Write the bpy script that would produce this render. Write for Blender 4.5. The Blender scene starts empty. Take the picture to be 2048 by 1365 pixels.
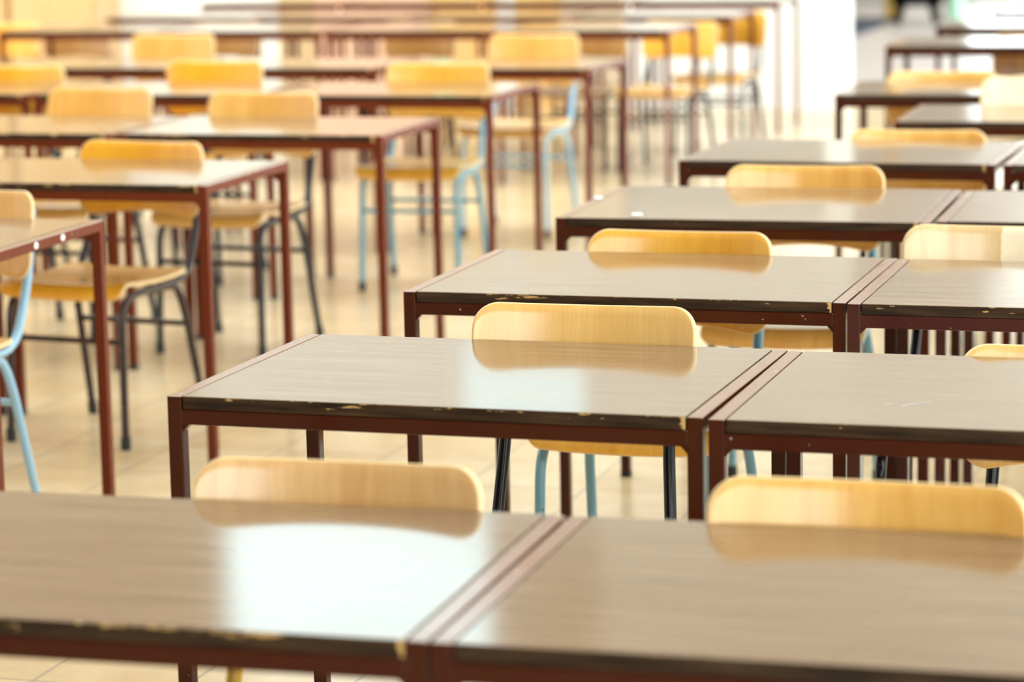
import bpy, bmesh, math, random
from mathutils import Vector, Matrix
R = math.radians
random.seed(7)
S = bpy.context.scene
COL = S.collection

# ------------------------------------------------------------------ camera
cam_d = bpy.data.cameras.new('camera')
cam_d.sensor_width = 36.0
cam_d.lens = 5714.5 / 2048 * 36.0
cam_d.clip_start, cam_d.clip_end = 0.05, 300
cam_d.dof.use_dof = True
cam_d.dof.focus_distance = 4.98
cam_d.dof.aperture_fstop = 3.4
cam = bpy.data.objects.new('camera', cam_d)
COL.objects.link(cam)
rx = Vector((0.960213, 0.278606, -0.019238))
dn = Vector((0.028072, -0.164827, -0.985923))
fw = Vector((-0.277855, 0.946156, -0.166090))
M = Matrix((rx, -dn, -fw)).transposed().to_4x4()
M.translation = Vector((0, 0, 1.5704))
cam.matrix_world = M
S.camera = cam

# ------------------------------------------------------------------ sky, exposure, window portals
S.view_settings.view_transform = 'Standard'
S.view_settings.look = 'None'
S.view_settings.gamma = 1.0
S.view_settings.use_curve_mapping = False
S.view_settings.exposure = 0.38
world = bpy.data.worlds.new('overcast_sky')
S.world = world
world.use_nodes = True
bg = world.node_tree.nodes['Background']
bg.inputs['Color'].default_value = (0.93, 0.98, 1.0, 1)
bg.inputs['Strength'].default_value = 4.6
S.cycles.max_bounces = 10
S.cycles.diffuse_bounces = 6
S.cycles.sample_clamp_indirect = 8.0

XR, XL, YB, YF, YE, ZC = 2.9, -12.0, -5.0, 17.6, 30.0, 6.5      # room: right, left, behind, far partition, end, ceiling
RW = [(-4.7 + 4.4 * i, -0.6 + 4.4 * i) for i in range(5)]       # right-hand window openings (y range)
RX = [(18.6, 23.4), (24.2, 29.0)]                               # the same wall in the lower extension
RZ = (0.6, 5.9)
XZ = (0.85, 2.6)
XE, ZE = -5.6, 2.95                                             # extension: left wall, ceiling
HW = [(-7.30, -5.33, 4.15, 5.9), (-5.60, -4.65, 3.10, 3.85)]    # high openings in the far partition
SK = [(-11.3, -8.3), (-7.7, -4.3), (-2.6, -0.2), (0.8, 2.6)]           # unseen roof glazing strips added to lift the interior light (x range)
SY = (5.5, 17.45)
XS = (-2.4, 2.2, 19.0, 28.6)                                     # unseen roof opening added to brighten the extension
BW = [(-.6, 2.8, .9, 5.4)]                                        # unseen window added behind the camera as front fill for the chairs
LW = [(12.6, 17.0)]                                 # unseen left-hand window added to light the far wall (y range)
EW = [(-3.85, 2.6, 0.05, 2.6)]                                    # glazed end


def portal(name, loc, rot, sx, sy):
    l = bpy.data.lights.new(name, 'AREA')
    l.shape = 'RECTANGLE'; l.size = sx; l.size_y = sy
    l.cycles.is_portal = True
    o = bpy.data.objects.new(name, l); COL.objects.link(o)
    o.location = loc; o.rotation_euler = rot
    return o


for a, b in RW:
    portal('window_daylight', (XR + .3, (a + b) / 2, sum(RZ) / 2), (0, R(90), 0), RZ[1] - RZ[0], b - a)
for a, b in RX:
    portal('window_daylight', (XR + .3, (a + b) / 2, sum(XZ) / 2), (0, R(90), 0), XZ[1] - XZ[0], b - a)
for a, b, z0, z1 in HW:
    portal('window_daylight', ((a + b) / 2, YF + .3, (z0 + z1) / 2), (R(-90), 0, 0), b - a, z1 - z0)
for a, b, z0, z1 in EW:
    portal('window_daylight', ((a + b) / 2, YE + .3, (z0 + z1) / 2), (R(-90), 0, 0), b - a, z1 - z0)

for a, b in SK:
    portal('added_roof_daylight', ((a + b) / 2, sum(SY) / 2, ZC + .3), (0, 0, 0), b - a, SY[1] - SY[0])
for a, b, z0, z1 in BW:
    portal('window_daylight', ((a + b) / 2, YB - .3, (z0 + z1) / 2), (R(90), 0, 0), b - a, z1 - z0)  # through the fill window added behind the camera
for a, b in LW:
    portal('window_daylight', (XL - .3, (a + b) / 2, sum(RZ) / 2), (0, R(-90), 0), RZ[1] - RZ[0], b - a)  # through the window added at the left
portal('added_roof_daylight', ((XS[0] + XS[1]) / 2, (XS[2] + XS[3]) / 2, ZE + .3), (0, 0, 0), XS[1] - XS[0], XS[3] - XS[2])


# ------------------------------------------------------------------ materials
def nodes(name):
    m = bpy.data.materials.new(name); m.use_nodes = True
    nt = m.node_tree
    return m, nt, nt.nodes['Principled BSDF']


def N(nt, t, **kw):
    n = nt.nodes.new(t)
    for k, v in kw.items():
        if k in n.inputs:
            n.inputs[k].default_value = v
        else:
            setattr(n, k, v)
    return n


def ramp(nt, stops):
    n = nt.nodes.new('ShaderNodeValToRGB')
    e = n.color_ramp.elements
    while len(e) < len(stops): e.new(0.5)
    for i, (p, c) in enumerate(stops):
        e[i].position = p; e[i].color = (*c, 1)
    return n


def coords(nt, scale, rnd=True, kind='Object'):
    tc = N(nt, 'ShaderNodeTexCoord')
    mp = N(nt, 'ShaderNodeMapping'); mp.inputs['Scale'].default_value = scale
    nt.links.new(tc.outputs[kind], mp.inputs['Vector'])
    if rnd:
        oi = N(nt, 'ShaderNodeObjectInfo')
        mu = N(nt, 'ShaderNodeMath', operation='MULTIPLY'); mu.inputs[1].default_value = 37.0
        nt.links.new(oi.outputs['Random'], mu.inputs[0])
        nt.links.new(mu.outputs[0], mp.inputs['Location'])
    return mp.outputs['Vector']


def mixc(nt, fac, a, b):
    n = N(nt, 'ShaderNodeMix', data_type='RGBA')
    for s, v in ((n.inputs[0], fac), (n.inputs[6], a), (n.inputs[7], b)):
        if hasattr(v, 'links') or hasattr(v, 'is_linked'):
            nt.links.new(v, s)
        elif isinstance(v, (int, float)):
            s.default_value = v
        else:
            s.default_value = (*v, 1)
    return n.outputs[2]


def plain(name, col, rough=0.5, metal=0.0, noise=0.0, scale=8):
    m, nt, p = nodes(name)
    p.inputs['Roughness'].default_value = rough
    p.inputs['Metallic'].default_value = metal
    if noise:
        t = N(nt, 'ShaderNodeTexNoise', Scale=scale, Detail=4.0)
        nt.links.new(coords(nt, (1, 1, 1), False), t.inputs['Vector'])
        lo = tuple(c * (1 - noise) for c in col); hi = tuple(min(1, c * (1 + noise)) for c in col)
        r = ramp(nt, [(0.3, lo), (0.7, hi)])
        nt.links.new(t.outputs['Fac'], r.inputs['Fac']); nt.links.new(r.outputs['Color'], p.inputs['Base Color'])
    else:
        p.inputs['Base Color'].default_value = (*col, 1)
    return m


def beech(name, dark, light, rough=0.26, peel=None):
    m, nt, p = nodes(name)
    g = N(nt, 'ShaderNodeTexNoise', Scale=1.0, Detail=5.0, Roughness=0.6)
    nt.links.new(coords(nt, (46, 3.2, 3.2)), g.inputs['Vector'])
    b = N(nt, 'ShaderNodeTexNoise', Scale=1.0, Detail=2.0)
    nt.links.new(coords(nt, (6, 1.5, 1.5)), b.inputs['Vector'])
    ad = N(nt, 'ShaderNodeMath', operation='ADD'); nt.links.new(g.outputs['Fac'], ad.inputs[0]); nt.links.new(b.outputs['Fac'], ad.inputs[1])
    hf = N(nt, 'ShaderNodeMath', operation='MULTIPLY'); hf.inputs[1].default_value = .5; nt.links.new(ad.outputs[0], hf.inputs[0])
    r = ramp(nt, [(0.34, dark), (0.66, light)])
    nt.links.new(hf.outputs[0], r.inputs['Fac'])
    col = r.outputs['Color']
    # fine dark pores
    f = N(nt, 'ShaderNodeTexNoise', Scale=1.0, Detail=3.0)
    nt.links.new(coords(nt, (260, 16, 16)), f.inputs['Vector'])
    fr = ramp(nt, [(0.36, (1, 1, 1)), (0.30, (1, 1, 1)), (0.62, (0, 0, 0))])
    fr.color_ramp.elements[0].position = 0.30; fr.color_ramp.elements[1].position = 0.36
    nt.links.new(f.outputs['Fac'], fr.inputs['Fac'])
    dk = tuple(c * .72 for c in dark)
    k = N(nt, 'ShaderNodeMath', operation='MULTIPLY'); k.inputs[1].default_value = .18
    nt.links.new(fr.outputs['Color'], k.inputs[0])
    col = mixc(nt, k.outputs[0], col, dk)
    if peel:
        tc = N(nt, 'ShaderNodeTexCoord'); sp = N(nt, 'ShaderNodeSeparateXYZ'); nt.links.new(tc.outputs['Object'], sp.inputs[0])
        wob = N(nt, 'ShaderNodeTexNoise', Scale=14.0); nt.links.new(tc.outputs['Object'], wob.inputs['Vector'])
        w2 = N(nt, 'ShaderNodeMath', operation='MULTIPLY_ADD'); w2.inputs[1].default_value = .035
        nt.links.new(wob.outputs['Fac'], w2.inputs[0]); nt.links.new(sp.outputs['X'], w2.inputs[2])
        gt = N(nt, 'ShaderNodeMath', operation='GREATER_THAN'); gt.inputs[1].default_value = peel[0]
        nt.links.new(w2.outputs[0], gt.inputs[0])
        col = mixc(nt, gt.outputs[0], col, peel[1])
    nt.links.new(col, p.inputs['Base Color'])
    p.inputs['Roughness'].default_value = rough
    p.inputs['Coat Weight'].default_value = 0.8; p.inputs['Coat Roughness'].default_value = 0.2
    return m


def laminate(name, a, b, rough=0.10):
    m, nt, p = nodes(name)
    g = N(nt, 'ShaderNodeTexNoise', Scale=1.0, Detail=6.0, Roughness=0.65)
    nt.links.new(coords(nt, (3.0, 95, 95)), g.inputs['Vector'])
    r = ramp(nt, [(0.32, a), (0.68, b)])
    nt.links.new(g.outputs['Fac'], r.inputs['Fac']); nt.links.new(r.outputs['Color'], p.inputs['Base Color'])
    rr = N(nt, 'ShaderNodeMapRange'); rr.inputs['To Min'].default_value = rough - .05; rr.inputs['To Max'].default_value = rough + .06
    nt.links.new(g.outputs['Fac'], rr.inputs['Value']); nt.links.new(rr.outputs['Result'], p.inputs['Roughness'])
    bp = N(nt, 'ShaderNodeBump', Strength=0.02, Distance=0.0005)
    nt.links.new(g.outputs['Fac'], bp.inputs['Height']); nt.links.new(bp.outputs['Normal'], p.inputs['Normal'])
    p.inputs['IOR'].default_value = 1.55
    return m


def edgeband(name, chips):
    """walnut edging strip, chipped to the pale board along its top edge"""
    m, nt, p = nodes(name)
    g = N(nt, 'ShaderNodeTexNoise', Scale=1.0, Detail=4.0)
    nt.links.new(coords(nt, (9, 60, 120)), g.inputs['Vector'])
    r = ramp(nt, [(0.35, (.016, .009, .005)), (0.7, (.060, .032, .016))])
    nt.links.new(g.outputs['Fac'], r.inputs['Fac'])
    c = N(nt, 'ShaderNodeTexNoise', Scale=1.0, Detail=5.0, Roughness=0.7)
    nt.links.new(coords(nt, (17, 30, 95)), c.inputs['Vector'])
    tc = N(nt, 'ShaderNodeTexCoord'); sp = N(nt, 'ShaderNodeSeparateXYZ'); nt.links.new(tc.outputs['Object'], sp.inputs[0])
    mr = N(nt, 'ShaderNodeMapRange'); mr.inputs['From Min'].default_value = .730; mr.inputs['From Max'].default_value = .751
    mr.inputs['To Min'].default_value = -.10; mr.inputs['To Max'].default_value = .10
    nt.links.new(sp.outputs['Z'], mr.inputs['Value'])
    ad = N(nt, 'ShaderNodeMath', operation='ADD'); nt.links.new(c.outputs['Fac'], ad.inputs[0]); nt.links.new(mr.outputs['Result'], ad.inputs[1])
    ex = N(nt, 'ShaderNodeMapRange'); ex.inputs['From Min'].default_value = .826; ex.inputs['From Max'].default_value = .838
    ex.inputs['To Min'].default_value = 0; ex.inputs['To Max'].default_value = .36
    nt.links.new(sp.outputs['X'], ex.inputs['Value'])
    a2 = N(nt, 'ShaderNodeMath', operation='ADD'); nt.links.new(ad.outputs[0], a2.inputs[0]); nt.links.new(ex.outputs['Result'], a2.inputs[1])
    gt = N(nt, 'ShaderNodeMath', operation='GREATER_THAN'); gt.inputs[1].default_value = chips
    nt.links.new(a2.outputs[0], gt.inputs[0])
    nt.links.new(mixc(nt, gt.outputs[0], r.outputs['Color'], (.55, .34, .13)), p.inputs['Base Color'])
    p.inputs['Roughness'].default_value = 0.45
    p.inputs['Specular IOR Level'].default_value = .2
    return m


def steel(name, col, rough=0.15, chip=0.735, chipcol=(.45, .36, .32), spec=.4):
    m, nt, p = nodes(name)
    c = N(nt, 'ShaderNodeTexNoise', Scale=70.0, Detail=3.0, Roughness=.6)
    nt.links.new(coords(nt, (1, 1, 1)), c.inputs['Vector'])
    gt = N(nt, 'ShaderNodeMath', operation='GREATER_THAN'); gt.inputs[1].default_value = chip
    nt.links.new(c.outputs['Fac'], gt.inputs[0])
    nt.links.new(mixc(nt, gt.outputs[0], col, chipcol), p.inputs['Base Color'])
    b = N(nt, 'ShaderNodeTexNoise', Scale=14.0, Detail=4.0)
    nt.links.new(coords(nt, (1, 1, 1)), b.inputs['Vector'])
    p.inputs['Specular IOR Level'].default_value = spec
    rr = N(nt, 'ShaderNodeMapRange'); rr.inputs['To Min'].default_value = rough - .08; rr.inputs['To Max'].default_value = rough + .1
    nt.links.new(b.outputs['Fac'], rr.inputs['Value']); nt.links.new(rr.outputs['Result'], p.inputs['Roughness'])
    return m


def tiles():
    m, nt, p = nodes('cream_floor_tiles')
    tc = N(nt, 'ShaderNodeTexCoord'); mp = N(nt, 'ShaderNodeMapping')
    mp.inputs['Location'].default_value = (3.065 + 0.312 * 40, 0.06 + 0.312 * 40, 0)
    nt.links.new(tc.outputs['Object'], mp.inputs['Vector'])
    br = N(nt, 'ShaderNodeTexBrick', offset=0.0, squash=1.0)
    br.inputs['Scale'].default_value = 1.0
    br.inputs['Brick Width'].default_value = 0.312; br.inputs['Row Height'].default_value = 0.312
    br.inputs['Mortar Size'].default_value = 0.004; br.inputs['Mortar Smooth'].default_value = 0.15
    br.inputs['Bias'].default_value = 0.0
    br.inputs['Color1'].default_value = (.62, .47, .285, 1); br.inputs['Color2'].default_value = (.70, .55, .36, 1)
    br.inputs['Mortar'].default_value = (.44, .37, .29, 1)
    nt.links.new(mp.outputs['Vector'], br.inputs['Vector'])
    n = N(nt, 'ShaderNodeTexNoise', Scale=5.0, Detail=6.0, Roughness=.6); nt.links.new(tc.outputs['Object'], n.inputs['Vector'])
    r = ramp(nt, [(0.3, (.86, .78, .68)), (0.7, (1, 1, 1))]); nt.links.new(n.outputs['Fac'], r.inputs['Fac'])
    mu = N(nt, 'ShaderNodeMix', data_type='RGBA', blend_type='MULTIPLY'); mu.inputs[0].default_value = 1
    nt.links.new(br.outputs['Color'], mu.inputs[6]); nt.links.new(r.outputs['Color'], mu.inputs[7])
    nt.links.new(mu.outputs[2], p.inputs['Base Color'])
    p.inputs['Roughness'].default_value = 0.22
    return m


def pane_mat(name='window_glass', col=(.97, 1, .985)):
    m = bpy.data.materials.new(name); m.use_nodes = True
    nt = m.node_tree; nt.nodes.clear()
    o = N(nt, 'ShaderNodeOutputMaterial'); t = N(nt, 'ShaderNodeBsdfTransparent'); g = N(nt, 'ShaderNodeBsdfGlossy', Roughness=0.02)
    t.inputs['Color'].default_value = (*col, 1)
    mx = N(nt, 'ShaderNodeMixShader'); mx.inputs[0].default_value = .06
    nt.links.new(t.outputs[0], mx.inputs[1]); nt.links.new(g.outputs[0], mx.inputs[2])
    nt.links.new(mx.outputs[0], o.inputs['Surface'])
    return m


def partition_paint():
    """white dado, taupe band on the right-hand stretch, stone and sand fields added above to dim the desktop reflections"""
    m, nt, p = nodes('two_tone_wall_paint')
    tc = N(nt, 'ShaderNodeTexCoord'); sp = N(nt, 'ShaderNodeSeparateXYZ'); nt.links.new(tc.outputs['Object'], sp.inputs[0])
    def cmp(sock, op, v):
        n = N(nt, 'ShaderNodeMath', operation=op); n.inputs[1].default_value = v; nt.links.new(sock, n.inputs[0]); return n.outputs[0]
    def mul(a, b):
        n = N(nt, 'ShaderNodeMath', operation='MULTIPLY'); nt.links.new(a, n.inputs[0]); nt.links.new(b, n.inputs[1]); return n.outputs[0]
    z, x = sp.outputs['Z'], sp.outputs['X']
    t = mul(mul(mul(cmp(z, 'GREATER_THAN', 1.55), cmp(z, 'LESS_THAN', 2.1)), cmp(x, 'GREATER_THAN', -4.5)), cmp(x, 'LESS_THAN', -3.11))
    c = mixc(nt, t, (.90, .88, .86), (.34, .31, .27))
    c = mixc(nt, cmp(z, 'GREATER_THAN', 2.1), c, (.62, .58, .53))
    t2 = mul(cmp(z, 'GREATER_THAN', 2.4), cmp(x, 'LESS_THAN', -7.4))
    c = mixc(nt, t2, c, (.46, .36, .26))
    c = mixc(nt, cmp(z, 'GREATER_THAN', 4.1), c, (.36, .25, .16))
    c = mixc(nt, mul(cmp(z, 'GREATER_THAN', 4.1), cmp(x, 'GREATER_THAN', -4.6)), c, (.52, .44, .35))
    nt.links.new(c, p.inputs['Base Color'])
    p.inputs['Roughness'].default_value = .55
    return m


MT = {
    'lam': laminate('grey_brown_laminate', (.125, .072, .041), (.255, .165, .104)),
    'band': edgeband('walnut_edge_band', .72),
    'band_chip': edgeband('worn_walnut_edge_band', .655),
    'steel': steel('oxblood_steel', (.050, .009, .0035), spec=.25),
    'steel2': steel('plum_brown_steel', (.058, .014, .012)),
    'steelL': steel('russet_steel', (.135, .026, .010), .24, spec=.12),
    'side': plain('plain_walnut_edge', (.05, .028, .016), .45),
    'sheened': steel('sheen_tinted_enamel', (.24, .125, .085), .14, .70, (.5, .4, .33)),  # low-angle wall sheen put into a paler enamel colour
    'cap': plain('black_rubber', (.012, .014, .018), .55),
    'bolt': plain('zinc_bolt', (.35, .34, .33), .35, .9),
    'pale': beech('pale_beech_ply', (.76, .41, .11), (.88, .55, .20)),
    'gold': beech('golden_beech_ply', (.76, .33, .028), (.88, .49, .075)),
    'amber': beech('amber_beech_ply', (.86, .33, .010), (.94, .48, .035)),
    'pink': beech('rosy_beech_ply', (.62, .33, .12), (.78, .47, .21)),
    'honey': beech('honey_beech_ply', (.72, .34, .065), (.85, .48, .13)),
    'cream': beech('cream_beech_ply', (.76, .58, .34), (.90, .76, .52)),
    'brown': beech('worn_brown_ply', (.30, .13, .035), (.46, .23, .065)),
    'peel': beech('peeling_beech_ply', (.62, .38, .16), (.80, .58, .32), peel=(0.018, (.90, .76, .56))),
    'rim': plain('bare_ply_edge', (.80, .56, .28), .5),
    'black': steel('black_enamel', (.004, .004, .006), .12, .80, spec=.3),
    'blue': steel('pale_blue_enamel', (.16, .33, .42), .3, .70, (.12, .10, .09)),
    'sky': steel('light_blue_enamel', (.30, .48, .62), .3, .74, (.2, .15, .12)),
    'navy': steel('blue_black_enamel', (.007, .011, .017), .3, .80),
    'choc': steel('chocolate_enamel', (.034, .017, .014), .25, .75),
    'mustard': steel('mustard_enamel', (.50, .30, .02), .3, .80),
}

# ------------------------------------------------------------------ mesh helpers
def link(name, me, parent=None, mats=()):
    o = bpy.data.objects.new(name, me); COL.objects.link(o)
    for m in mats: me.materials.append(m)
    if parent: o.parent = parent
    return o


def empty(name, loc, rz=0.0, label=None, cat=None, group=None):
    o = bpy.data.objects.new(name, None); COL.objects.link(o)
    o.empty_display_size = .1
    o.location = loc; o.rotation_euler = (0, 0, rz)
    tag(o, label, cat, group)
    return o


def tag(o, label=None, cat=None, group=None, kind=None):
    if label: o['label'] = label
    if cat: o['category'] = cat
    if group: o['group'] = group
    if kind: o['kind'] = kind
    return o


def box(bm, x0, x1, y0, y1, z0, z1, bev=0.0, mi=0):
    r = bmesh.ops.create_cube(bm, size=1.0)
    vs = r['verts']
    for v in vs:
        v.co = Vector(((x0 + x1) / 2 + v.co.x * (x1 - x0), (y0 + y1) / 2 + v.co.y * (y1 - y0), (z0 + z1) / 2 + v.co.z * (z1 - z0)))
    fs = list({f for v in vs for f in v.link_faces})
    for f in fs: f.material_index = mi
    if bev:
        es = list({e for v in vs for e in v.link_edges})
        r = bmesh.ops.bevel(bm, geom=es, offset=bev, segments=2, profile=.6, affect='EDGES')
        for f in r['faces']: f.material_index = mi
    return fs


def mesh(bm, name, smooth=None):
    bmesh.ops.recalc_face_normals(bm, faces=bm.faces[:])
    me = bpy.data.meshes.new(name)
    bm.to_mesh(me); bm.free()
    if smooth is not None:
        for p in me.polygons: p.use_smooth = True
        me.set_sharp_from_angle(angle=R(smooth))
    return me


def boxmesh(name, *boxes, bev=0.0):
    bm = bmesh.new()
    for b in boxes: box(bm, *b, bev=bev)
    return mesh(bm, name)


def fillet(pts, rad, n=6):
    """polyline with rounded corners"""
    P = [Vector(p) for p in pts]; out = [P[0]]
    for i in range(1, len(P) - 1):
        a = (P[i - 1] - P[i]); b = (P[i + 1] - P[i])
        r = min(rad if isinstance(rad, (int, float)) else rad[i - 1], a.length * .48, b.length * .48)
        p0 = P[i] + a.normalized() * r; p2 = P[i] + b.normalized() * r
        for k in range(n + 1):
            t = k / n
            out.append((1 - t) ** 2 * p0 + 2 * t * (1 - t) * P[i] + t * t * p2)
    out.append(P[-1])
    return out


def tube(bm, path, r, seg=12):
    rings = []
    up = Vector((1, 0, 0))
    for i, p in enumerate(path):
        d = (path[min(i + 1, len(path) - 1)] - path[max(i - 1, 0)]).normalized()
        u = up - d * up.dot(d)
        if u.length < 1e-4: u = Vector((0, 1, 0)) - d * d.y
        u.normalize(); up = u
        w = d.cross(u)
        rings.append([bm.verts.new(p + r * (math.cos(2 * math.pi * k / seg) * u + math.sin(2 * math.pi * k / seg) * w)) for k in range(seg)])
    for a, b in zip(rings, rings[1:]):
        for k in range(seg):
            bm.faces.new((a[k], a[(k + 1) % seg], b[(k + 1) % seg], b[k]))
    bm.faces.new(rings[0][::-1]); bm.faces.new(rings[-1])


def plate(fn, w, L, r0, r1, T, nx=44, nv=12):
    """bent plywood panel: half width w, length L, corner radii r0 (v=0) and r1 (v=L), thickness T; fn(x,v)->point"""
    bm = bmesh.new()
    def nrm(x, v):
        e = 1e-4
        return (fn(x + e, v) - fn(x - e, v)).cross(fn(x, v + e) - fn(x, v - e)).normalized()
    def s(i):
        t = -1 + 2 * i / nx
        return math.sin(t * math.pi / 2)
    def pt(i, j, inset, t):
        x = (w - inset) * s(i)
        def cut(r):
            d = abs(x) - (w - r)
            if d <= 0: return 0.0
            rr = r - inset
            return r - math.sqrt(max(rr * rr - d * d, 0.0)) - inset
        lo = inset + cut(r0); hi = L - inset - cut(r1)
        v = lo + (hi - lo) * j / nv
        return fn(x, v) + nrm(x, v) * t
    c = .0022
    layers = []
    for inset, t in ((c, 0), (0, c), (0, T - c), (c, T)):
        layers.append([[bm.verts.new(pt(i, j, inset, t)) for j in range(nv + 1)] if True else None for i in range(nx + 1)])
    for li, flip in ((0, 1), (3, 0)):
        G = layers[li]
        for i in range(nx):
            for j in range(nv):
                q = (G[i][j], G[i + 1][j], G[i + 1][j + 1], G[i][j + 1])
                bm.faces.new(q[::-1] if flip else q).material_index = 0
    ring = [(i, 0) for i in range(nx)] + [(nx, j) for j in range(nv)] + [(i, nv) for i in range(nx, 0, -1)] + [(0, j) for j in range(nv, 0, -1)]
    for a, b in ((0, 1), (1, 2), (2, 3)):
        for k in range(len(ring)):
            p, q = ring[k], ring[(k + 1) % len(ring)]
            bm.faces.new((layers[a][p[0]][p[1]], layers[a][q[0]][q[1]], layers[b][q[0]][q[1]], layers[b][p[0]][p[1]])).material_index = 1
    used = [v for v in bm.verts if not v.link_faces]
    bmesh.ops.delete(bm, geom=used, context='VERTS')
    return bm


# ------------------------------------------------------------------ repeats
def dup(root, loc, rz=0.0, swap=None, label=None, scale=None):
    """copy of a thing with its parts and sub-parts; swap maps prototype materials to this copy's own"""
    swap = swap or {}
    def one(o, par):
        c = o.copy(); COL.objects.link(c)
        if par: c.parent = par
        if c.type == 'MESH':
            for sl in c.material_slots:
                m = sl.material
                if m in swap:
                    sl.link = 'OBJECT'; sl.material = swap[m]
        for ch in o.children: one(ch, c)
        return c
    r = one(root, None)
    r.location = loc; r.rotation_euler = (0, 0, rz)
    if scale: r.scale = scale
    if label: r['label'] = label
    return r


# ------------------------------------------------------------------ the room
white = plain('warm_white_paint', (.80, .77, .72), .6, noise=.03)
ceil_m = plain('ceiling_paint', (.72, .66, .58), .7)
wood_m = beech('yellow_beech_cladding', (.58, .35, .14), (.68, .46, .23), .3)
salmon = plain('salmon_paint', (.84, .52, .37), .45, noise=.05)
tan = plain('tan_board', (.62, .43, .24), .5, noise=.1)
framew = plain('white_window_frame', (.85, .86, .85), .4)
glass = pane_mat()
tinted2 = pane_mat('deeper_tinted_glass', (.60, .67, .67))
tinted = pane_mat('tinted_glass', (.72, .80, .80))  # tints added to the high panes to dim their patches in the desktops
ground_m = plain('outdoor_paving', (.30, .32, .30), .8, noise=.2, scale=2)
hedge_m = plain('hedge_leaves', (.10, .22, .05), .7, noise=.5, scale=6)


def struct(name, me, *mats):
    o = link(name, me, None, mats); o['kind'] = 'structure'; return o


def wall_y(name, y0, y1, x0, x1, z0, z1, holes, mat):
    """wall lying in x-z with rectangular openings (a,b,za,zb)"""
    xs = sorted({x0, x1, *[h[0] for h in holes], *[h[1] for h in holes]}); zs = sorted({z0, z1, *[h[2] for h in holes], *[h[3] for h in holes]})
    bm = bmesh.new()
    for a, b in zip(xs, xs[1:]):
        for c, d in zip(zs, zs[1:]):
            if any(h[0] <= a and b <= h[1] and h[2] <= c and d <= h[3] for h in holes): continue
            box(bm, a, b, y0, y1, c, d)
    return struct(name, mesh(bm, name), mat)


bm = bmesh.new(); box(bm, XL - .2, XR + .25, YB - .2, YF + .2, -.12, 0)
struct('floor', mesh(bm, 'floor'), tiles())
bm = bmesh.new(); box(bm, XE - .2, XR + .25, YF + .2, YE + .2, -.12, 0)
struct('floor_low', mesh(bm, 'floor_low'), plain('rosy_grey_floor', (.60, .52, .49), .35, noise=.05))
o = wall_y('ceiling', -.15, 0, XL - .2, XR + .25, YB - .2, YF + .2, [(a, b, *SY) for a, b in SK], ceil_m)
o.rotation_euler = (R(90), 0, 0); o.location = (0, 0, ZC)
for v in o.data.vertices: v.co = (v.co.x, v.co.z, -v.co.y)
o.rotation_euler = (0, 0, 0)
taupe = plain('taupe_paint', (.50, .47, .44), .6)
o = wall_y('ceiling_low', -.15, 0, XE - .2, XR + .25, YF + .2, YE + .2, [XS], white)
for v in o.data.vertices: v.co = (v.co.x, v.co.z, -v.co.y)
o.location = (0, 0, ZE)
wall_y('wall_far', YF, YF + .2, XL, XR, 0, ZC, HW + [(-2.97, XR, 0, ZE)], partition_paint())
wall_y('wall_end', YE, YE + .2, XE, XR, 0, ZE, EW, taupe)
wall_y('wall_behind', YB - .2, YB, XL, XR, 0, ZC, BW, plain('umber_paint', (.20, .15, .11), .6))
for nm, y0, y1, zt, hs in (('wall_right', YB, YF + .2, ZC, [(a, b, *RZ) for a, b in RW]), ('wall_right_low', YF + .2, YE, ZE, [(a, b, *XZ) for a, b in RX])):
    o = wall_y(nm, 0, .25, y0, y1, 0, zt, hs, white)
    o.location = (XR + .25, 0, 0); o.rotation_euler = (0, 0, R(90))
o = wall_y('wall_left', 0, .2, YB, YF, 0, ZC, [(a, b, *RZ) for a, b in LW], white)
o.location = (XL, 0, 0); o.rotation_euler = (0, 0, R(90))
bm = bmesh.new(); box(bm, XE - .2, XE, YF + .2, YE, 0, ZE); struct('wall_left_low', mesh(bm, 'wall_left_low'), taupe)


def window(n, a, b, z0, z1, nm, plane, pos, gm=None):
    """framed window; plane 'x' lies in y-z at x=pos, 'y' lies in x-z at y=pos"""
    t, f = .05, .06
    bars = [(a, b, -t, t, z0, z0 + f), (a, b, -t, t, z1 - f, z1), (a, a + f, -t, t, z0, z1), (b - f, b, -t, t, z0, z1)]
    for k in range(1, nm):
        x = a + (b - a) * k / nm; bars.append((x - f / 2, x + f / 2, -t, t, z0, z1))
    w = struct('window_%d' % n, boxmesh('window', *bars), framew)
    p = link('glass_pane', boxmesh('pane', (a + f, b - f, -.004, .004, z0 + f, z1 - f)), w, [gm or glass])
    if plane == 'x':
        w.location = (pos, 0, 0); w.rotation_euler = (0, 0, R(90))
    else:
        w.location = (0, pos, 0)


k = 1
for a, b in RW: window(k, a, b, *RZ, 3, 'x', XR + .12); k += 1
for a, b in RX: window(k, a, b, *XZ, 3, 'x', XR + .12); k += 1
for a, b in LW: window(k, a, b, *RZ, 3, 'x', XL - .1); k += 1  # window added for light on the far wall
for a, b, z0, z1 in BW: window(k, a, b, z0, z1, 3, 'y', YB - .1); k += 1  # added fill window
for a, b, z0, z1 in HW: window(k, a, b, z0, z1, 1, 'y', YF + .1, tinted if z0 > 4 else tinted2); k += 1
for a, b, z0, z1 in EW: window(k, a, b, z0, z1, 4, 'y', YE + .1); k += 1
bm = bmesh.new(); box(bm, -60, 80, -60, 100, -.4, -.2)
struct('ground_outside', mesh(bm, 'ground'), ground_m)
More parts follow.
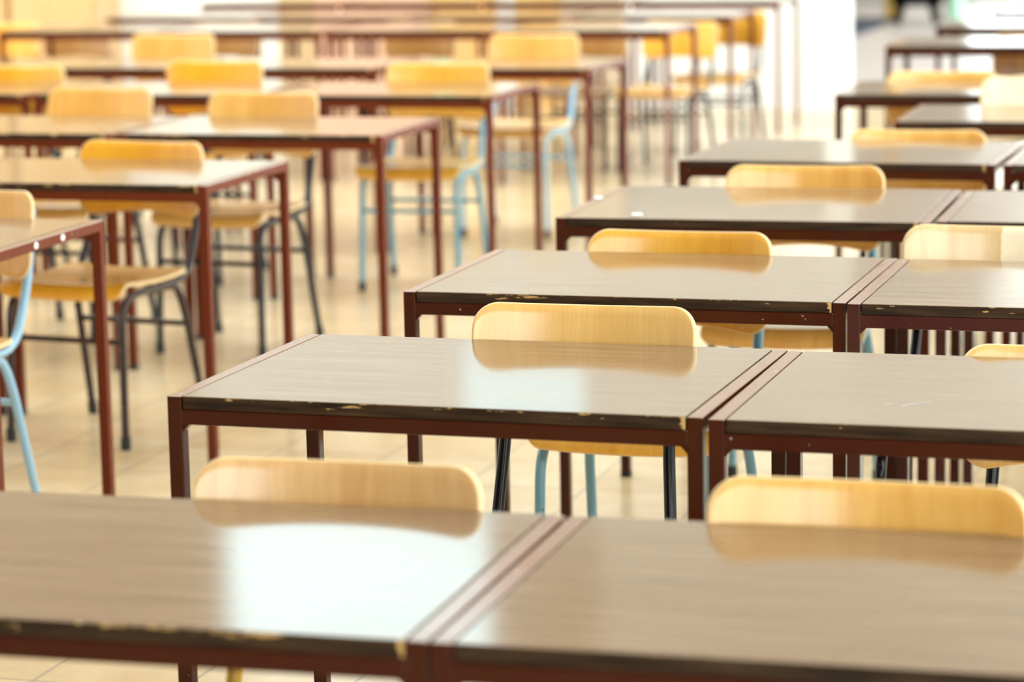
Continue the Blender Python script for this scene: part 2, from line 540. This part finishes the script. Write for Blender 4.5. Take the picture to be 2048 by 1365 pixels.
# clad doors and boards on the far partition
for a, b, y0, y1, zc in [(*q, *SY, ZC) for q in SK] + [(*XS, ZE)]:   # frames and panes of the added roof openings, with cross bars
    bars = [(a, a + .06, y0, y1, 0, .12), (b - .06, b, y0, y1, 0, .12)]
    bars += [(a, b, y0 + (y1 - y0) * i / 8 - .03, y0 + (y1 - y0) * i / 8 + .03, 0, .12) for i in range(9)]
    w = struct('window_%d' % k, boxmesh('added_rooflight', *bars), framew); k += 1; w.location.z = zc
    link('glass_pane', boxmesh('added_roof_pane', (a, b, y0, y1, .12, .128)), w, [glass])
d = struct('door_1', boxmesh('door', (-6.45, -5.66, YF - .05, YF - .002, .01, 2.25), bev=.004), salmon)
link('door_handle', boxmesh('handle', (-5.80, -5.68, YF - .11, YF - .09, 1.02, 1.05), (-5.70, -5.68, YF - .10, YF - .05, 1.02, 1.05)), d, [MT['bolt']])
struct('trim_1', boxmesh('trim', (-6.70, -6.452, YF - .04, YF - .002, .0, 2.3)), tan)
struct('trim_2', boxmesh('trim', (-5.655, -5.23, YF - .04, YF - .002, .0, 2.3), (-5.09, -4.80, YF - .04, YF - .002, 0, 2.3)), beech('orange_cladding', (.76, .43, .14), (.86, .54, .23)))
struct('trim_3', boxmesh('trim', (-4.795, -4.40, YF - .04, YF - .002, 0, 2.3)), plain('beige_board', (.66, .52, .38), .5, noise=.05))

# tall beech cupboards at the left of the far partition
CUP = ['tall beech cupboard at the frame edge of the far wall', 'tall beech cupboard left of the seam near the left edge', 'tall beech cupboard beside the white strip of far wall']
def cupboard():
    r = empty('tall_cupboard', (0, 0, 0), 0, CUP[0], 'cupboard', 'tall cupboards on the far wall')
    link('body', boxmesh('body', (-.305, .305, -.40, 0, .0, 2.35), bev=.003), r, [wood_m])
    dd = link('door', boxmesh('cdoor', (-.296, .296, -.42, -.402, .06, 2.33), bev=.004), r, [wood_m])
    link('handle', boxmesh('chandle', (.24, .255, -.45, -.42, 1.0, 1.14), bev=.003), dd, [MT['bolt']])
    return r
c0 = cupboard()
c0.location = (-9.40, YF - .003, 0)
dup(c0, (-8.765, YF - .003, 0), 0, None, CUP[1])
dup(c0, (-8.135, YF - .003, 0), 0, None, CUP[2])

tag(link('wall_poster', boxmesh('poster', (-5.65, -5.52, YF - .055, YF - .042, 1.2, 1.75)), None, [plain('mint_paper', (.45, .80, .55), .6)]),
    'small mint green notice on the far wall', 'poster')
tag(link('wall_poster', boxmesh('poster2', (-5.23, -5.09, YF - .055, YF - .002, 1.15, 1.75)), None, [plain('white_paper', (.92, .93, .92), .6)]),
    'small white notice on the orange boards of the far wall', 'poster')

# ------------------------------------------------------------------ desks
def desk(W=.865, D=.604, H=.75):
    r = empty('school_desk', (0, 0, 0), 0, 'desk', 'desk', 'school desks')
    t = .0245
    bm = bmesh.new()
    fs = box(bm, t + .0025, W - t - .0025, .0005, D - .0005, H - .020, H + .0006)
    bmesh.ops.bevel(bm, geom=bm.edges[:], offset=.0008, segments=1, affect='EDGES')
    bm.normal_update()
    for f in bm.faces: f.material_index = 0 if f.normal.z > .6 else (1 if f.normal.y < -.5 else 2)
    link('desk_top', mesh(bm, 'desk_top'), r, [MT['lam'], MT['band'], MT['side']])
    for x in (0, W - t):
        for y in (0, D - t):
            lm = boxmesh('leg', (x, x + t, y, y + t, .012, H), bev=.0022)
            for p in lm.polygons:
                if p.normal.z > .8: p.material_index = 1  # leg tops take the enamel with sheen in its colour
            lg = link('leg', lm, r, [MT['steel'], MT['sheened']])
            link('foot_cap', boxmesh('foot_cap', (x - .0008, x + t + .0008, y - .0008, y + t + .0008, 0, .016), bev=.002), lg, [MT['cap']])
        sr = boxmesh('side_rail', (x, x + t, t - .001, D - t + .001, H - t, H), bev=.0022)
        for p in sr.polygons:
            if p.normal.z > .8: p.material_index = 1  # rail tops likewise carry the painted-in sheen
        link('side_rail', sr, r, [MT['steel'], MT['sheened']])
    for y in (0, D - t):
        bm = bmesh.new()
        box(bm, t - .001, W - t + .001, y, y + t, H - .0205 - t, H - .0205, bev=.0022)
        for x, s in ((t, 1), (W - t, -1)):                      # small weld gussets
            v = [bm.verts.new((x + s * dx, y + dy, H - .0205 - t - dz)) for dy in (.004, t - .004) for dx, dz in ((0, -.001), (.012, -.001), (0, .012))]
            bm.faces.new(v[:3]); bm.faces.new(v[3:][::-1])
            for a, b in ((0, 1), (1, 2), (2, 0)): bm.faces.new((v[a], v[a + 3], v[b + 3], v[b]))
        link('cross_rail', mesh(bm, 'cross_rail'), r, [MT['steel']])
    return r


proto = desk()
S2 = {MT['steel']: MT['steel2']}
SL = {MT['steel']: MT['steelL']}
CH = {MT['band']: MT['band_chip']}
DESKS = [
    # x, y, angle, materials, label
    (-1.789, 2.790, .89, CH, 'blurred desk across the bottom left with a bright window reflection'),
    (-.921, 2.802, .6, {}, 'blurred desk filling the bottom right corner'),
    (-1.766, 4.082, -1.30, CH, 'sharply focused desk in the centre, seam joining it to a right neighbour'),
    (-.891, 4.053, -.56, {}, 'desk at the right edge with a faint chalk mark on its top'),
    (-1.743, 5.193, -.59, CH, 'desk with badly chipped front edge, directly behind the sharp centre desk'),
    (-.874, 5.176, -.39, {**S2, **CH}, 'desk with plum brown frame at the right edge before the peeling chair'),
    (-.878, 6.390, 1.0, S2, 'third desk back at the right edge, beside the desk with the paper scrap'),
    (-1.751, 7.616, -1.8, {}, 'desk right of centre behind the desk with the paper scrap'),
    (-.866, 7.590, -.5, {}, 'partly visible desk at the right edge joined to the fourth row desk'),
    (-1.340, 8.800, .5, {}, 'offset desk at the right edge before the cream chair'),
    (-1.695, 9.784, .8, {}, 'dark topped desk near the white pier at upper right'),
    (-1.910, 12.290, .5, {}, 'far desk at upper right in front of a brown chair back'),
    (-1.880, 13.640, 0, {}, 'second farthest desk at the upper right corner'),
    (-1.760, 14.900, 0, {}, 'farthest desk at the upper right corner'),
    (-1.020, 12.310, 0, {}, 'far desk cut by the right edge, joined to the one above the brown chair'),
    (-.990, 13.640, 0, {}, 'far desk at the right edge, reflecting the end windows'),
    (-.870, 14.900, 0, {}, 'topmost desk at the right edge of the right block'),
    (-3.675, 5.563, 0, SL, 'nearest desk of the left block, its corner at the left edge'),
    (-3.705, 6.879, -.14, {**SL, **CH}, 'left block desk before the amber chair, chipped front edge'),
    (-4.600, 6.870, 0, SL, 'left block desk out at the left edge, only its rear leg in view'),
    (-3.679, 8.214, .66, {**SL, **CH}, 'left block desk, third from the front, with pinkish top'),
    (-4.560, 8.200, -.4, {**SL, **CH}, 'desk at the left edge beside the pinkish topped third row desk'),
    (-3.758, 9.668, -1.0, SL, 'left block desk, fourth row, with a chair hiding its right end'),
    (-4.660, 9.650, 0, SL, 'fourth row desk before the bright yellow chair'),
    (-5.545, 9.640, 0, {**SL, **CH}, 'fourth row desk at the left edge before the orange chair'),
    (-3.742, 10.963, -.22, SL, 'fifth row desk at the right end of its row in the left block'),
    (-4.630, 10.950, 0, SL, 'fifth row desk behind the bright yellow chair'),
    (-5.515, 10.940, 0, SL, 'fifth row desk toward the left edge below the cupboards'),
    (-3.990, 13.420, -.4, SL, 'sixth row desk at the right end of the long far row'),
    (-4.880, 13.420, 0, SL, 'sixth row desk, second from the right end of the long far row'),
    (-5.770, 13.420, 0, SL, 'sixth row desk, third from the right end of the long far row'),
    (-6.660, 13.420, 0, SL, 'sixth row desk at the far left before the cupboards'),
    (-3.935, 14.622, 0, SL, 'seventh row desk at the right end of its row'),
    (-4.825, 14.622, 0, SL, 'seventh row desk, second from the right end'),
    (-5.715, 14.622, 0, SL, 'seventh row desk, third from the right end'),
    (-6.605, 14.622, 0, SL, 'seventh row desk at the left end, before the cupboard beside the white wall'),
    (-3.970, 16.100, 0, SL, 'rearmost desk at the right end, its legs against the white wall'),
    (-4.860, 16.100, 0, SL, 'rearmost row desk, second from the right end'),
    (-5.750, 16.100, 0, SL, 'rearmost row desk, third from the right end'),
    (-6.640, 16.100, 0, SL, 'rearmost row desk at the left end'),
]
first = True
made = {}
for x, y, a, sw, lab in DESKS:
    r = dup(proto, (x, y, 0), R(a), sw, lab)
    made[lab] = r
for o in [proto] + list(proto.children_recursive): bpy.data.objects.remove(o)
# the fourth desk of the middle column is a slightly deeper one
p4 = desk(D=.650)
p4.location = (-1.753, 6.345, 0); p4.rotation_euler = (0, 0, R(.9)); p4['label'] = 'desk with small white paper scrap near its front left corner'
made['p4'] = p4

scrap = link('paper_scrap', boxmesh('scrap', (-.011, .011, -.014, .014, 0, .003), bev=.001), None, [plain('paper', (.9, .9, .88), .6)])
scrap.location = (-1.572, 6.405, .7515); scrap.rotation_euler = (0, 0, R(20))
tag(scrap, 'tiny white paper scrap on the third desk of the centre column', 'paper')
scrap = link('paper_scrap', boxmesh('scrap2', (-.008, .008, -.016, .016, 0, .003), bev=.001), None, [plain('paper_b', (.9, .9, .88), .6)])
scrap.location = (-1.748, 6.72, .7508)
tag(scrap, 'tiny white scrap on the left side rail of the third centre desk', 'paper')
chalk = plain('pale_blue_chalk', (.62, .72, .85), .8)
ck = made['desk at the right edge with a faint chalk mark on its top']
bm = bmesh.new()
for x0, y0, x1, y1, w in ((.262, .155, .30, .20, .0011), (.235, .165, .247, .172, .0009)):
    n = Vector((y0 - y1, x1 - x0, 0)).normalized() * w
    P = [Vector((x0, y0, .7508)), Vector((x1, y1, .7508))]
    bm.faces.new([bm.verts.new(v) for v in (P[0] - n, P[1] - n * .5, P[1] + n * .5, P[0] + n)])
top = [c for c in ck.children if c.name.startswith('desk_top')][0]
o = link('chalk_mark', mesh(bm, 'chalk_mark'), top, [chalk]); o['label'] = 'pale blue chalk scratch'
# bare spots on the near left desk's rail
nl = made['nearest desk of the left block, its corner at the left edge']
rail = [c for c in nl.children if c.name.startswith('side_rail')][1]
for yy in (.235, .375):
    bm = bmesh.new(); bmesh.ops.create_uvsphere(bm, u_segments=12, v_segments=6, radius=1, matrix=Matrix.Translation((.8655, yy, .738)) @ Matrix.Diagonal((.0015, .010, .008, 1)))
    o = link('paint_chip', mesh(bm, 'paint_chip', 60), rail, [plain('bare_primer', (.85, .78, .74), .5)]); o['label'] = 'white chip in the paint'

# ------------------------------------------------------------------ chairs
def chair(s_up=.165, s_leg=.17, fwd=0.0, ZS=.452, bars=True):
    """sitter faces -y; origin on the floor under the middle of the backrest's top edge; top edge 0.80 m up"""
    r = empty('school_chair', (0, 0, 0), 0, 'chair', 'chair', 'school chairs')
    Lb, top, rake = .212, .80, R(13)
    SB = -.045 - fwd; dz = ZS - .452
    def fb(x, v):
        u = v - Lb
        sad = .013 * (x / .2) ** 2 * (v / Lb - .35)
        arch = .012 * (1 - min(1, abs(x) / .16) ** 2) * (1 - v / Lb) if abs(x) < .16 else 0
        z = top - .0055 + u * math.cos(rake) + sad + arch
        y = u * math.sin(rake) + .012 * (u / Lb) ** 2 - 1.08 * x * x
        return Vector((x, y, z))
    back = link('backrest', mesh(plate(fb, .197, Lb, .056, .043, .0105), 'backrest', 50), r, [MT['gold'], MT['rim']])
    zb = top - .155
    for s in (-1, 1):
        p = fb(s * s_up * .93, Lb - .158)
        bm = bmesh.new()
        bmesh.ops.create_uvsphere(bm, u_segments=14, v_segments=8, radius=1, matrix=Matrix.Translation(p) @ Matrix.Diagonal((.0075, .0035, .0075, 1)))
        link('bolt', mesh(bm, 'bolt', 60), back, [MT['bolt']])
    # seat: from the rear edge forward, gently dished, then rolled down at the front
    prof = []
    for i in range(41):
        t = i / 40
        a = t * .405
        if a < .33:
            prof.append((SB - a, ZS - .010 * math.sin(math.pi * a / .33)))
        else:
            th = (a - .33) / .048
            if th < R(78): prof.append((SB - .33 - .048 * math.sin(th), ZS - .048 * (1 - math.cos(th))))
            else:
                e = a - .33 - .048 * R(78)
                prof.append((SB - .33 - .048 * math.sin(R(78)) - e * math.cos(R(78)), ZS - .048 * (1 - math.cos(R(78))) - e * math.sin(R(78))))
    def fs(x, v):
        t = max(0.0, min(.9999, v / .405)) * 40
        i = int(t); f = t - i
        y = prof[i][0] * (1 - f) + prof[i + 1][0] * f; z = prof[i][1] * (1 - f) + prof[i + 1][1] * f
        ex = (v / .405 * 40 - t)
        return Vector((x, y - ex * .01, z + .22 * x * x - .004))
    link('seat', mesh(plate(fs, .192, .40, .045, .032, .010, 30, 40), 'seat', 50), r, [MT['gold'], MT['rim']])
    rt = .0108
    for s in (-1, 1):
        bm = bmesh.new()
        pa = fb(s * s_up, Lb - .045); pb = fb(s * s_up, .02)
        dirn = (pb - pa).normalized(); off = Vector((0, .0105 + rt, 0))
        p0 = pa + off; p1 = pb + off + dirn * .02
        q = [p0, p1, Vector((s * s_leg, -.06 - fwd * .7, .425 + dz)), Vector((s * s_leg, -.388 - fwd, .412 + dz)), Vector((s * (s_leg + .006), -.404 - fwd, .012))]
        tube(bm, fillet(q, [.06, .06, .075], 8), rt)
        sf = link('side_frame', mesh(bm, 'side_frame', 60), r, [MT['black']])
        bm = bmesh.new(); tube(bm, [Vector((s * (s_leg + .006), -.404 - fwd, 0)), Vector((s * (s_leg + .006), -.404 - fwd, .034)), Vector((s * (s_leg + .006), -.404 - fwd, .036))], .0138)
        link('rubber_foot', mesh(bm, 'rubber_foot', 60), sf, [MT['cap']])
        bm = bmesh.new()
        foot = Vector((s * (s_leg + .010), .005 - fwd * .8, .012))
        tube(bm, fillet([Vector((s * (s_leg - .012), -.22 - fwd, .409 + dz)), Vector((s * (s_leg - .012), -.085 - fwd * .9, .409 + dz)), Vector((s * (s_leg - .002), -.06 - fwd * .9, .33 + dz)), foot], [.05, .05], 7), rt)
        lg = link('rear_leg', mesh(bm, 'rear_leg', 60), r, [MT['black']])
        bm = bmesh.new(); tube(bm, [foot - Vector((0, 0, .012)), foot + Vector((0, -.004, .022)), foot + Vector((0, -.0043, .024))], .0138)
        link('rubber_foot', mesh(bm, 'rubber_foot', 60), lg, [MT['cap']])
    if not bars: return r
    bm = bmesh.new(); tube(bm, [Vector((-s_leg, -.394 - fwd, .295)), Vector((s_leg, -.394 - fwd, .295))], .0085, 10)
    link('stretcher', mesh(bm, 'stretcher', 60), r, [MT['black']])
    bm = bmesh.new(); tube(bm, [Vector((-s_leg, -.052 - fwd * .9, .295)), Vector((s_leg, -.052 - fwd * .9, .295))], .0085, 10)
    link('stretcher', mesh(bm, 'stretcher', 60), r, [MT['black']])
    return r


chA = chair(.142, .155, .03, .415)      # close-set uprights
chB = chair(.165, .172, .09, .455)
chC = chair(.165, .172, .105, .462, False)      # uprights near the ends of the backrest
CHAIRS = [
    # proto, x, y, top height, angle, wood, tube, label
    (chA, -1.250, 3.480, .798, 0.5, 'pink', 'mustard', 'rosy beech chair behind the blurred bottom left desk, mustard legs'),
    (chA, -.552, 3.462, .805, 0.0, 'honey', 'black', 'large blurred beech chair at lower right, pinkish sheen on its back'),
    (chA, -1.249, 4.742, .811, 0.0, 'pale', 'black', 'sharp pale beech chair with black tubes behind the centre desk'),
    (chA, -.400, 4.722, .765, 0.0, 'pale', 'black', 'low chair cut by the right edge behind the chalk marked desk'),
    (chC, -1.333, 5.855, .794, -1.5, 'gold', 'blue', 'golden beech chair with pale blue legs behind the chipped edge desk'),
    (chC, -.683, 5.980, .800, 0.0, 'peel', 'black', 'beech chair with peeling veneer at the right edge'),
    (chC, -1.299, 7.099, .800, 3.5, 'honey', 'blue', 'beech chair behind the desk with the paper scrap'),
    (chB, -.420, 7.190, .780, 0.0, 'honey', 'sky', 'chair tucked behind the third desk back at the right edge'),
    (chA, -1.186, 8.290, .777, 1.0, 'honey', 'black', 'beech chair behind the fourth row desk right of centre'),
    (chB, -1.409, 10.440, .785, 4.0, 'honey', 'navy', 'beech chair behind the dark topped desk near the white pier'),
    (chB, -.965, 9.600, .830, 0.0, 'cream', 'black', 'tall cream chair back at the upper right edge'),
    (chB, -1.330, 13.000, .760, 0.0, 'brown', 'black', 'brown chair under the far desk at upper right'),
    (chB, -1.560, 15.700, .830, 70.0, 'cream', 'black', 'pale chair turned sideways at the upper right corner'),
    (chB, -3.235, 6.351, .800, -8.0, 'honey', 'sky', 'chair with light blue tubes at the left edge'),
    (chB, -3.290, 7.562, .798, -8.0, 'amber', 'choc', 'amber chair with chocolate brown frame in the left block'),
    (chB, -3.475, 9.001, .820, -5.0, 'honey', 'navy', 'beech chair with blue black legs behind the pinkish topped desk'),
    (chB, -4.140, 9.161, .820, -5.0, 'honey', 'navy', 'beech chair at left, between the cream topped desks of the third row'),
    (chB, -3.320, 10.420, .815, 2.0, 'gold', 'blue', 'golden chair with pale blue legs, right end of the fourth row'),
    (chB, -4.248, 10.475, .820, -2.0, 'amber', 'navy', 'bright yellow chair in the middle of the fourth row'),
    (chB, -5.020, 10.330, .810, -3.0, 'amber', 'navy', 'orange chair at the left edge of the fourth row'),
    (chB, -3.366, 11.946, .830, -2.0, 'honey', 'sky', 'pale chair with light blue legs, right end of the fifth row'),
    (chB, -5.066, 11.997, .830, -2.0, 'honey', 'black', 'beech chair standing before the white stretch of far wall'),
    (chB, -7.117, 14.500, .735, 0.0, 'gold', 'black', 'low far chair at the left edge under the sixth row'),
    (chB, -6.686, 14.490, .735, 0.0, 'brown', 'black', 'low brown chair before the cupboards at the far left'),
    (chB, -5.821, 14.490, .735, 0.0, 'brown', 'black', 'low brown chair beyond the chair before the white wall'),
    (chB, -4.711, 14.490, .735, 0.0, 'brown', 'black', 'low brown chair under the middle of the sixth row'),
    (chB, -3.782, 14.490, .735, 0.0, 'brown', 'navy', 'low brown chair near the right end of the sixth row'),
    (chB, -3.294, 14.470, .735, -6.0, 'gold', 'navy', 'orange chair in the gap at the right end of the sixth row'),
    (chB, -3.212, 15.330, .740, -4.0, 'gold', 'black', 'orange chair standing before the white wall at the row end'),
]
cops = []
for pr, x, y, zt, a, wood, tb, lab in CHAIRS:
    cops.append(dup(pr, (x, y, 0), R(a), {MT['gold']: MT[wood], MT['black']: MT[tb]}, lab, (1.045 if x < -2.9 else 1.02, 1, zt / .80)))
for c in cops[5].children:                                       # the peeling chair has a darker, older seat
    if c.name.startswith('seat'):
        c.material_slots[0].link = 'OBJECT'; c.material_slots[0].material = MT['brown']; c['label'] = 'timeworn brown seat'
for p in (chA, chB, chC):
    for o in [p] + list(p.children_recursive): bpy.data.objects.remove(o)

# ------------------------------------------------------------------ far end of the hall
mat_m = plain('slate_blue_mat', (.055, .065, .10), .8, noise=.2, scale=3)
m = link('door_mat', boxmesh('door_mat', (-4.90, -4.10, 24.3, 27.4, .001, .014), bev=.004), None, [mat_m])
tag(m, 'long slate blue mat on the floor beyond the white pier', 'mat')
blk = plain('black_upholstery', (.004, .004, .005), 1.0)
blk.node_tree.nodes['Principled BSDF'].inputs['Specular IOR Level'].default_value = .1
ac = empty('lounge_chair', (-3.86, 26.75, 0.0), R(8), 'black lounge chair with splayed legs at the far end of the hall', 'chair')
bm = bmesh.new(); box(bm, -.24, .24, -.26, .26, .17, .42, bev=.04); link('seat', mesh(bm, 'lounge_seat', 50), ac, [blk])
bm = bmesh.new(); box(bm, -.24, .24, .20, .34, .36, .95, bev=.05); link('backrest', mesh(bm, 'lounge_back', 50), ac, [blk])
for s in (-1, 1):
    bm = bmesh.new(); box(bm, s * .22 - .045, s * .22 + .045, -.26, .26, .36, .60, bev=.03); link('armrest', mesh(bm, 'lounge_arm', 50), ac, [blk])
    for yy in (-.20, .20):
        bm = bmesh.new(); tube(bm, [Vector((s * .12, yy * .9, .24)), Vector((s * .16, yy, .11)), Vector((s * .19, yy * 1.1, 0.015))], .042, 10)
        link('leg', mesh(bm, 'lounge_leg', 50), ac, [blk])
bm = bmesh.new()
tube(bm, [Vector((0, 0, 0.001)), Vector((0, 0, .30)), Vector((0, 0, .62))], .085, 20)
b = link('waste_bin', mesh(bm, 'waste_bin', 40), None, [plain('mint_plastic', (.50, .82, .62), .4)]); b.location = (-3.50, 26.75, 0)
tag(b, 'tall mint green waste bin right of the black lounge chair', 'bin')
po = link('timber_post', boxmesh('timber_post', (-.07, .07, -.07, .07, 0, ZE), bev=.008), None, [plain('golden_timber', (.70, .46, .12), .5, noise=.1)])
po.location = (-4.22, 27.6, 0); tag(po, 'golden timber post left of the black lounge chair', 'post')
